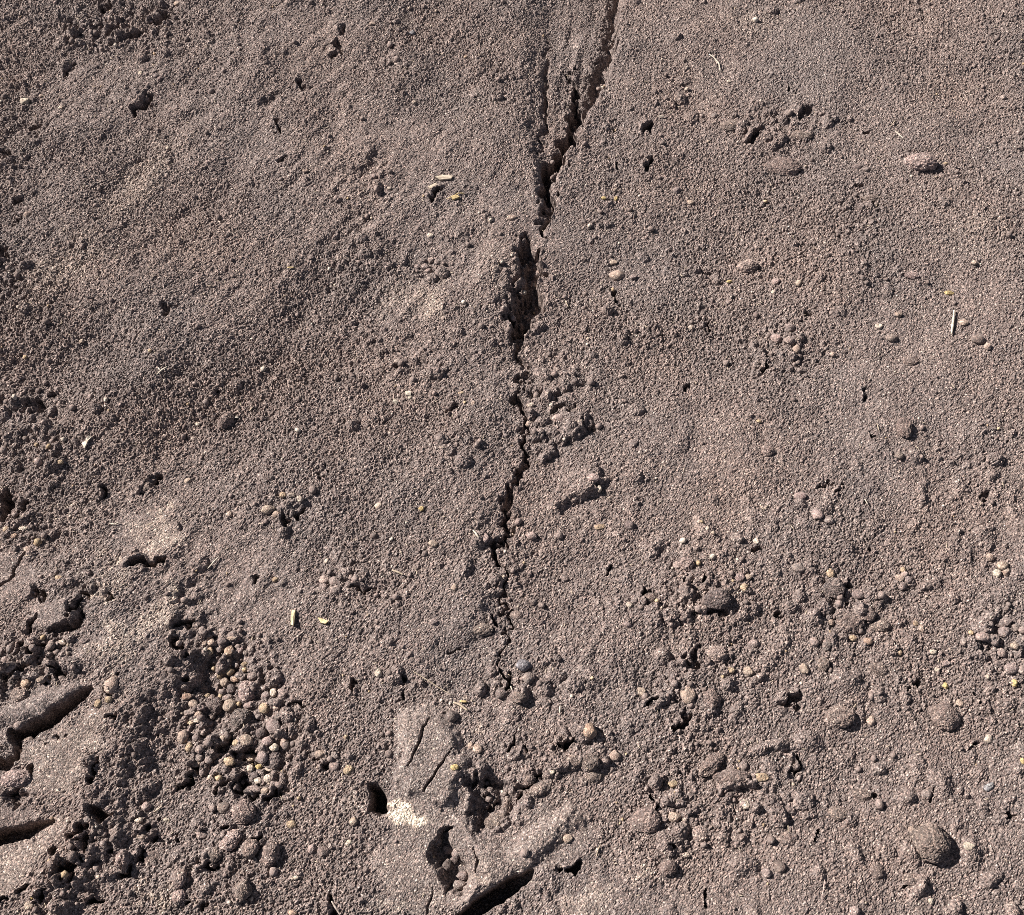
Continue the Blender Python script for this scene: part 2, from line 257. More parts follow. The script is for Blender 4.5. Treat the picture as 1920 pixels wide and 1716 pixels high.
# ------------------------------------------------------------------ fine relief
lefty = sstep(-GX, -0.12, 0.12).astype(np.float32)             # drag streaks fade out to the right of the crack
H0 = H.copy()
H += 0.0036 * nz(0.09) + 0.0016 * nz(0.03, 0.08) + 0.0008 * nz(0.010, 0.03)
H += (0.00038 * nz(0.0030, 0.009, 2.5, math.radians(54)) + 0.00025 * nz(0.007, 0.02, 3.5, math.radians(50))) * (lefty * (1 - 0.7 * SMOOTH) + 0.15)
gul = np.zeros_like(H); spot(gul, 1080, 140, 110, 230, 1.0, -8, 0.3, 1.0)
H += gul * (0.0006 * nz(0.0028, 0.008, 5.0, math.radians(82)) + 0.0006 * nz(0.006, 0.016, 4.0, math.radians(82)))   # washed ribs in the head of the gully
ROUGH = np.clip(blur(ROUGH, 0.004), 0, 1) * (1 - 0.9 * np.clip(SMOOTH, 0, 1))
SMOOTH = np.clip(SMOOTH, 0, 1)
patch = np.clip(0.55 + 0.45 * nz(0.022), 0.1, 1.4)
damp = (1 - 0.90 * SMOOTH)
def stamp(n, r, hgt, weight, jit=0.5):
    """n rounded crumbs of radius r (m) pressed into a height layer, more of them where weight is high"""
    L = np.zeros(NY * NX, np.float32)
    k = int(n * 2.2); j = rng.integers(8, NY - 8, k); i = rng.integers(8, NX - 8, k)
    keep = rng.random(k) < weight[j, i] * 0.45; j = j[keep]; i = i[keep]; m = len(j)
    rr = r * (1 + jit * (rng.random(m) - 0.5)); hh = hgt * (0.5 + rng.random(m))
    e = 1 + 0.5 * rng.random(m); th = rng.random(m) * math.pi; c, s = np.cos(th), np.sin(th)
    fx, fy = rng.random(m) - .5, rng.random(m) - .5
    R = int(math.ceil(r * (1 + jit / 2) * 1.5 / DX))
    R = min(R, 8)
    for dj in range(-R, R + 1):
        for di in range(-R, R + 1):
            u = (di - fx) * DX; v = (dj - fy) * DX
            q = 1 - (((u * c + v * s) / e) ** 2 + (-u * s + v * c) ** 2) / rr ** 2
            g = q > 0
            if g.any():
                np.maximum.at(L, (j[g] + dj) * NX + i[g] + di, (hh[g] * np.sqrt(q[g])).astype(np.float32))
    return L.reshape(NY, NX)
one = np.ones_like(H)
grain = stamp(26000, 0.0016, 0.0011, one)
grain += stamp(60000, 0.0010, 0.0008, one)
grain += 0.00034 * nz(0.0008, 0.003) + 0.00058 * rng.standard_normal((NY, NX)).astype(np.float32)
H += grain * damp * np.clip(0.66 + 0.20 * patch + 0.14 * nz(0.05), 0.4, 1.15)
mid = stamp(22000, 0.0030, 0.0021, np.clip(0.14 * patch ** 3 + ROUGH, 0, 2))
big = stamp(4200, 0.0062, 0.0042, np.clip(0.05 * patch + 1.2 * ROUGH, 0, 2))
lowr = (sstep(GX, -0.1, 0.2) * (1 - sstep(GY, -0.15, 0.12))).astype(np.float32)
clump = np.clip(nz(0.005, 0.012) - 0.9, 0, 2.2) * 0.0034 + np.clip(nz(0.009, 0.022) - 1.1, 0, 2) * 0.0045
H += clump * damp * np.clip(0.10 + 0.55 * ROUGH + 0.7 * lowr, 0, 1)
H += (mid + big) * damp
ruts = lefty * sstep(GY, 0.0, 0.25) + 0.35 * lefty
H += ruts * (0.0007 * nz(0.014, 0.04, 1.8, math.radians(52)) - 0.0016 * np.clip(nz(0.008, 0.02, 2.0, math.radians(50)) - 1.4, 0, 2)) * (1 - 0.8 * SMOOTH)
H += ROUGH * (0.0013 * nz(0.0022, 0.006) + 0.0012 * nz(0.006, 0.014))

def ground_z(x, y):
    i = (x - XS[0]) / DX; j = (y - YS[0]) / DX
    i = np.clip(i, 0, NX - 2); j = np.clip(j, 0, NY - 2)
    i0 = np.floor(i).astype(int); j0 = np.floor(j).astype(int); a = i - i0; b = j - j0
    return (H[j0, i0] * (1 - a) + H[j0, i0 + 1] * a) * (1 - b) + (H[j0 + 1, i0] * (1 - a) + H[j0 + 1, i0 + 1] * a) * b
HS = blur(H, 0.003)
def ground_s(x, y):
    i = int(np.clip((x - XS[0]) / DX, 0, NX - 1)); j = int(np.clip((y - YS[0]) / DX, 0, NY - 1))
    return float(HS[j, i])

# ------------------------------------------------------------------ materials
def nodes(name):
    m = bpy.data.materials.new(name); m.use_nodes = True
    nt = m.node_tree; b = nt.nodes['Principled BSDF']
    b.inputs['Roughness'].default_value = 0.92; b.inputs['Specular IOR Level'].default_value = 0.18
    return m, nt, b
def N(nt, kind, **kw):
    n = nt.nodes.new(kind)
    for k, v in kw.items():
        if k in n.inputs: n.inputs[k].default_value = v
        else: setattr(n, k, v)
    return n
def mix(nt, mode, fac, a, b):
    n = nt.nodes.new('ShaderNodeMix'); n.data_type = 'RGBA'; n.blend_type = mode; n.clamp_factor = True
    for k, v in ((0, fac), (6, a), (7, b)):
        if hasattr(v, 'links') or isinstance(v, bpy.types.NodeSocket): nt.links.new(v, n.inputs[k])
        else: n.inputs[k].default_value = v if k == 0 else (*v, 1)
    return n.outputs[2]
def ramp(nt, src, stops):
    n = nt.nodes.new('ShaderNodeValToRGB'); e = n.color_ramp.elements
    while len(e) < len(stops): e.new(0.5)
    for q, (p, c) in zip(e, stops): q.position = p; q.color = (*c, 1) if len(c) == 3 else c
    nt.links.new(src, n.inputs['Fac']); return n.outputs['Color']
def soil_nodes(nt, b, base, grain_gain=1.0, bump=1.0):
    """speckled sandy soil around a base colour socket"""
    geo = N(nt, 'ShaderNodeNewGeometry'); pos = geo.outputs['Position']
    def tex(kind, scale, **kw):
        t = N(nt, kind, **kw); t.inputs['Scale'].default_value = scale; nt.links.new(pos, t.inputs['Vector']); return t
    v1 = tex('ShaderNodeTexVoronoi', 800.0)            # sand grains a little over 1 mm
    v2 = tex('ShaderNodeTexVoronoi', 1350.0)
    g1 = nt.nodes.new('ShaderNodeSeparateColor'); nt.links.new(v1.outputs['Color'], g1.inputs[0])
    g2 = nt.nodes.new('ShaderNodeSeparateColor'); nt.links.new(v2.outputs['Color'], g2.inputs[0])
    s1 = ramp(nt, g1.outputs[0], [(0, (.40, .39, .39)), (.5, (.92, .92, .92)), (.84, (1.22, 1.22, 1.21)), (.94, (1.65, 1.65, 1.62)), (1, (2.5, 2.5, 2.4))])
    s2 = ramp(nt, g2.outputs[1], [(0, (.50, .49, .50)), (.6, (1.0, 1.0, 1.0)), (.9, (1.2, 1.18, 1.12)), (1, (1.7, 1.65, 1.55))])
    c = mix(nt, 'MULTIPLY', grain_gain, base, s1)
    c = mix(nt, 'MULTIPLY', grain_gain * 0.8, c, s2)
    hue = ramp(nt, g1.outputs[2], [(0, (1.06, .98, 1.0)), (.5, (1, 1, 1)), (1, (.95, 1.0, 1.06))])
    c = mix(nt, 'MULTIPLY', 1.0, c, hue)
    nt.links.new(c, b.inputs['Base Color'])
    n1 = tex('ShaderNodeTexNoise', 900.0, Detail=3.0)
    bp1 = N(nt, 'ShaderNodeBump'); bp1.inputs['Strength'].default_value = 0.8 * bump; bp1.inputs['Distance'].default_value = 0.0012
    nt.links.new(n1.outputs[0], bp1.inputs['Height'])
    bp2 = N(nt, 'ShaderNodeBump', invert=True); bp2.inputs['Strength'].default_value = 0.45 * bump; bp2.inputs['Distance'].default_value = 0.0010
    nt.links.new(v1.outputs['Distance'], bp2.inputs['Height'])
    nt.links.new(bp1.outputs[0], bp2.inputs['Normal']); nt.links.new(bp2.outputs[0], b.inputs['Normal'])
    return tex

SOIL = (0.168, 0.133, 0.121)
mg, nt, b = nodes('sandy_soil')
at_d = N(nt, 'ShaderNodeAttribute', attribute_name='dust')
geo = N(nt, 'ShaderNodeNewGeometry')
def postex(scale, detail=3.0):
    t = N(nt, 'ShaderNodeTexNoise'); t.inputs['Scale'].default_value = scale; t.inputs['Detail'].default_value = detail
    nt.links.new(geo.outputs['Position'], t.inputs['Vector']); return t.outputs[0]
tone = ramp(nt, postex(7.0, 4.0), [(.3, (.156, .128, .119)), (.5, SOIL), (.72, (.180, .138, .122))])
tone = mix(nt, 'MULTIPLY', 0.8, tone, ramp(nt, postex(45.0, 4.0), [(.3, (.88, .88, .89)), (.5, (1, 1, 1)), (.7, (1.10, 1.09, 1.08))]))
dn = N(nt, 'ShaderNodeMath', operation='MULTIPLY'); nt.links.new(at_d.outputs['Fac'], dn.inputs[0])
nt.links.new(ramp(nt, postex(160.0, 3.0), [(.3, (.35, .35, .35)), (.62, (1, 1, 1))]), dn.inputs[1])
pale = mix(nt, 'MIX', dn.outputs[0], tone, (.37, .30, .25))
ch = N(nt, 'ShaderNodeMapRange'); ch.inputs[1].default_value = 1.7; ch.inputs[2].default_value = 2.3; nt.links.new(at_d.outputs['Fac'], ch.inputs[0])
pale = mix(nt, 'MIX', ch.outputs[0], pale, (.50, .43, .35))            # chalky lump
soil_nodes(nt, b, pale)

def stone_material(name, gain, bump):
    m, nt, b = nodes(name)
    oi = N(nt, 'ShaderNodeObjectInfo')
    geo = N(nt, 'ShaderNodeNewGeometry')
    t = N(nt, 'ShaderNodeTexNoise'); t.inputs['Scale'].default_value = 130.0; t.inputs['Detail'].default_value = 4
    nt.links.new(geo.outputs['Position'], t.inputs['Vector'])
    v = ramp(nt, t.outputs[0], [(.3, (.68, .66, .66)), (.5, (1, 1, 1)), (.7, (1.18, 1.16, 1.12))])
    base = mix(nt, 'MULTIPLY', 1.0, oi.outputs['Color'], v)
    soil_nodes(nt, b, base, gain, bump)
    return m
m_clod = stone_material('crumbly_clod', 0.9, 1.0)
m_peb = stone_material('weathered_pebble', 0.6, 0.9)
mc, nt, b = nodes('crumb_grains')
a_ = N(nt, 'ShaderNodeAttribute', attribute_name='tint'); soil_nodes(nt, b, a_.outputs['Color'], 0.5, 0.5)
ms, nt, b = nodes('dry_straw')
oi = N(nt, 'ShaderNodeObjectInfo'); geo = N(nt, 'ShaderNodeNewGeometry')
t = N(nt, 'ShaderNodeTexNoise'); t.inputs['Scale'].default_value = 400.0; nt.links.new(geo.outputs['Position'], t.inputs['Vector'])
nt.links.new(mix(nt, 'MULTIPLY', 1.0, oi.outputs['Color'], ramp(nt, t.outputs[0], [(.3, (.65, .62, .58)), (.6, (1.1, 1.1, 1.1))])), b.inputs['Base Color'])

# ------------------------------------------------------------------ ground sheet: fine in the middle, coarser out to the horizon
def grow(start, sign):
    out = []; step = DX; p = start
    while abs(p) < 30: step *= 1.24; p += sign * step; out.append(p)
    return out
ox = grow(XS[-1], 1); oxn = grow(XS[0], -1); oy = grow(YS[-1], 1); oyn = grow(YS[0], -1)
px0, px1, py0, py1 = len(oxn), len(ox), len(oyn), len(oy)
FX = np.concatenate((oxn[::-1], XS, ox)); FY = np.concatenate((oyn[::-1], YS, oy))
FH = np.pad(H, ((py0, py1), (px0, px1)), mode='reflect'); FD = np.pad(np.clip(DUST * 1.35, 0, 3.0), ((py0, py1), (px0, px1)), mode='edge')
out = np.maximum(np.maximum(XS[0] - FX, FX - XS[-1]), 0)[None, :] + np.maximum(np.maximum(YS[0] - FY, FY - YS[-1]), 0)[:, None]
FH = FH * (0.35 + 0.65 * np.exp(-out / 0.15)); FD = FD * np.exp(-out / 0.05)
nx, ny = len(FX), len(FY)
co = np.empty((ny, nx, 3), np.float32); co[..., 0] = FX[None, :]; co[..., 1] = FY[:, None]; co[..., 2] = FH
idx = (np.arange(ny - 1)[:, None] * nx + np.arange(nx - 1)[None, :]).ravel()
quads = np.stack((idx, idx + 1, idx + nx + 1, idx + nx), 1).astype(np.int32)
def mesh_np(name, co, faces):
    k = faces.shape[1]; me = bpy.data.meshes.new(name)
    me.vertices.add(len(co)); me.vertices.foreach_set('co', np.ascontiguousarray(co, np.float32).ravel())
    me.loops.add(faces.size); me.loops.foreach_set('vertex_index', np.ascontiguousarray(faces, np.int32).ravel())
    me.polygons.add(len(faces)); me.polygons.foreach_set('loop_start', np.arange(0, faces.size, k, dtype=np.int32))
    me.update(calc_edges=True); return me
gm = mesh_np('ground', co.reshape(-1, 3), quads)
gm.polygons.foreach_set('use_smooth', np.zeros(len(quads), bool))
da = gm.attributes.new('dust', 'FLOAT', 'POINT'); da.data.foreach_set('value', FD.astype(np.float32).ravel())
gm.materials.append(mg)
go = bpy.data.objects.new('ground', gm); COL.objects.link(go)
go['kind'] = 'structure'; go['label'] = 'dry purplish brown sandy soil cracked and pressed by wheels'; 

# ------------------------------------------------------------------ stones
def lump(name, sub, rough, seed, sharp=0.0, squash=1.0, mat=None):
    bm = bmesh.new(); bmesh.ops.create_icosphere(bm, subdivisions=sub, radius=1.0)
    o = Vector((seed * 7.31, seed * 3.17, seed * 1.73))
    r_ = random.Random(seed)
    cuts = [(Vector((r_.uniform(-1, 1), r_.uniform(-1, 1), r_.uniform(-1, 1))).normalized(), r_.uniform(.62, .85)) for _ in range(7)]
    for v in bm.verts:
        p = v.co.copy(); n = p.normalized()
        if sharp:
            for cn, cd in cuts:
                t = p.dot(cn)
                if t > cd: p -= cn * (t - cd) * sharp
        k = 1 + rough * (0.9 * mnoise.noise(n * 1.3 + o) + 0.45 * mnoise.noise(n * 3.1 + o) + 0.25 * mnoise.noise(n * 7.0 + o))
        if sub > 4: k += 0.06 * mnoise.noise(n * 9 + o) + 0.045 * mnoise.noise(n * 17 + o) + 0.035 * mnoise.noise(n * 31 + o)
        elif rough > .15: k += 0.06 * mnoise.noise(n * 9 + o)
        v.co = p * k
        v.co.z *= squash
    for f in bm.faces: f.smooth = sub < 5
    me = bpy.data.meshes.new(name); bm.to_mesh(me); bm.free(); me.materials.append(mat); return me
CLODS = [lump('clod', 5, 0.17 if k % 2 else 0.22, 11 + k, 0.5 * (k % 2), 1.0, m_clod) for k in range(8)]
PEBS = [lump('pebble', 3, 0.21, 41 + k, 0.8 if k % 2 == 0 else 0.4, 0.9, m_peb) for k in range(14)]
CHIPS = [lump('chip', 3, 0.10, 71 + k, 1.0, 0.8, m_peb) for k in range(4)]

COLS = {'g': ((.180, .143, .130), 'grey-brown'), 'd': ((.125, .100, .092), 'dark brown'), 't': ((.27, .207, .168), 'tan'), 'p': ((.235, .180, .162), 'pinkish brown'),
        'y': ((.28, .21, .145), 'yellowish'), 'Y': ((.36, .27, .13), 'bright yellow'), 'w': ((.36, .30, .245), 'pale cream'), 'o': ((.27, .19, .145), 'orange-tan'),
        'b': ((.15, .14, .145), 'bluish grey'), 's': ((.165, .128, .113), 'soil-brown')}
LAND = [('the largest round clod at lower right', 1743, 1581), ('the round clod right of the bottom hollow', 1210, 1537), ('the upper black crack', 1050, 300), ('the widest part of the crack', 1000, 550),
        ('the white oval pebble in the crack', 995, 760), ('the block beside the crack', 1075, 920), ('the low oval clod at upper right', 1468, 313), ('the pink-topped clod at upper right', 1727, 307),
        ('the heap of pebbles at lower left', 450, 1350), ('the black triangular hole', 710, 1500), ('the long black groove at lower left', 105, 1345), ('the clod with yellow crumbs on top', 1562, 1102),
        ('the white squared chip', 563, 935), ('the clod casting a black spot', 1403, 500), ('the upright oval clod at right', 1695, 805), ('the pebble cluster on the right edge', 1885, 1190),
        ('the broad flat clod at lower right', 1770, 1344), ('the black hollow at top left', 300, 45), ('the big clod below the pebble heap', 455, 1523), ('the pale crusted patch at left', 290, 990), ('the straw lying at upper right', 1342, 118), ('the pressed slab at bottom centre', 800, 1450)]
STONES = []        # (object, px, py, r, colour name, kind, zone, own label)
zone_groups = {'heap': 'pebbles of the lower left heap', 'edge': 'pebbles by the right edge'}
def stone(px, py, rx, ry=None, c='g', kind=None, ang=0.0, tall=0.85, sink=0.35, label=None, zone=None):
    ry = ry or rx
    k = mpp(px, py); r = max(rx, ry)
    kind = kind or ('clod' if (r >= 14 and c in 'gdps') else 'pebble')
    pool = CLODS if kind == 'clod' else (CHIPS if kind == 'chip' else PEBS)
    me = pool[random.randrange(len(pool))]
    o = bpy.data.objects.new(kind, me); COL.objects.link(o)
    sx, sy = rx * k * 1.04, ry * k * 1.04; sz = min(sx, sy) * tall
    x, y = at(px, py); z = ground_s(x, y)
    z = z - sz * sink + sz * (0.40 if kind != 'clod' else (0.42 if label else 0.22))
    x, y = at(px, py, max(z, -0.01))
    o.location = (x, y, z); o.scale = (sx, sy, sz)
    o.rotation_euler = (random.uniform(-.15, .15), random.uniform(-.15, .15), math.radians(ang))
    col, cn = COLS[c]; f = random.uniform(.88, 1.12)
    o.color = (col[0] * f, col[1] * f * random.uniform(.98, 1.02), col[2] * f, 1)
    STONES.append((o, px, py, r, cn, kind, zone, label))
    return o

# single stones that one would point at: x, y, rx, ry, colour, angle, label
for a in [
    (1743, 1581, 35, 33, 's', 0, 'largest round soil clod, casting a black shadow, near the bottom right corner'),
    (1210, 1537, 28, 24, 's', 0, 'large round soil clod right of the bottom centre hollow'),
    (1253, 1627, 16, 14, 's', 0, 'round clod below the large round clod of the bottom centre'),
    (1468, 313, 34, 20, 's', -5, 'low oval sunken clod at upper right, left of the pink-topped one'),
    (1727, 306, 29, 18, 'p', -8, 'pink-topped angular clod at upper right'),
    (1403, 500, 19, 13, 'p', 0, 'small clod at right of the crack casting a round black shadow'),
    (1695, 803, 13, 20, 's', 0, 'upright oval clod standing alone at right'),
    (1562, 1102, 21, 21, 'd', 0, 'dark rough clod with yellow crumbs on its upper edge'),
    (1770, 1344, 30, 25, 's', 0, 'broad flat clod at lower right with a tan pebble on its corner'),
    (1575, 1344, 26, 19, 's', 0, 'flat squarish clod left of the tan pebble at lower right'),
    (455, 1523, 23, 21, 's', 10, 'big round clod with black shadow below the pebble heap'),
    (433, 1575, 22, 16, 'p', 40, 'slanting pinkish clod just under the big clod at lower left'),
    (505, 1600, 17, 23, 's', -20, 'upright rough clod right of the slanting pinkish clod'),
    (455, 1669, 16, 17, 's', 0, 'smooth round clod with black shadow near the bottom edge at left'),
    (337, 1647, 12, 17, 'p', 0, 'upright clod with wide black shadow near the bottom left'),
    (463, 1297, 17, 20, 'p', 0, 'large pinkish speckled stone on top of the pebble heap'),
    (402, 1325, 17, 15, 'd', 30, 'large dark rounded stone in the left of the pebble heap'),
    (453, 1347, 18, 17, 'd', 0, 'dark crumbly clod in the middle of the pebble heap'),
    (513, 1424, 17, 19, 'd', 0, 'dark rough clod at the lower right end of the pebble heap'),
    (1427, 1459, 14, 9, 'y', 0, 'bright cream and yellow flat pebble at lower right'),
    (1373, 1458, 31, 14, 's', 0, 'long flat clod with black gap under it left of the cream pebble'),
    (1333, 1434, 30, 14, 's', 40, 'long slanting clod above left of the cream pebble'),
    (930, 1541, 20, 15, 's', 15, 'egg-shaped clod at the lower rim of the bottom centre hollow'),
    (1013, 1481, 27, 13, 's', 28, 'long slanting clod on the right rim of the bottom centre hollow'),
    (1105, 1371, 15, 15, 'o', 0, 'orange-tan crumbly clod right of bottom centre'),
    (983, 1247, 15, 12, 'b', 0, 'smooth grey round stone at the lower end of the crack'),
    (995, 760, 8, 5, 'w', 0, 'white oval pebble lodged in the crack'),
    (993, 795, 8, 7, 't', 0, 'tan round pebble in the crack below the white oval one'),
    (563, 935, 8, 6, 'w', 5, 'white squared chip standing at left of the middle'),
    (423, 789, 12, 18, 's', -38, 'slanting oval clod alone on the smooth left slope'),
    (277, 908, 12, 20, 's', -40, 'slanting clod above a black hollow near the left edge'),
    (210, 1285, 15, 19, 't', -10, 'pale crusted clod above the bright plate at lower left'),
    (30, 1461, 28, 16, 'p', 5, 'flat pinkish block between the grooves on the left edge'),
    (47, 190, 9, 7, 'w', 0, 'cream pebble with small shadow near the top left edge'),
    (710, 1262, 8, 9, 'w', 0, 'lone white pebble above the pressed slab'),
    (655, 1444, 11, 9, 'y', 0, 'yellow pebble above left of the black triangular hole'),
    (853, 1439, 8, 6, 'Y', 0, 'flat yellow crumb lying on the pressed slab'),
    (847, 1344, 13, 13, 'd', 0, 'dark clod on the upper right edge of the pressed slab'),
    (1855, 1476, 12, 7, 'b', 25, 'smooth bluish grey sliver of stone near the right edge'),
    (1853, 1386, 8, 9, 'w', 0, 'bright cream pebble alone near the lower right edge'),
    (1123, 917, 6, 7, 'w', 0, 'cream pebble at the tip of the block beside the crack'),
    (1113, 896, 11, 8, 'p', 0, 'pinkish clod on top of the block beside the crack'),
    (1125, 989, 11, 6, 'y', 10, 'yellow-flecked clod below the block beside the crack'),
    (353, 902, 8, 6, 't', 0, 'smooth tan pebble right of the slanting black hollow at left')]:
    x, y, rx, ry, c, ang, lab = a
    stone(x, y, rx, ry, c, ('chip' if 'chip' in lab else None), ang, label=lab, tall=0.8 if 'flat' in lab or 'low' in lab else 0.95, sink=0.5 if ('flat' in lab or 'low' in lab or 'block' in lab[:25]) else 0.3)
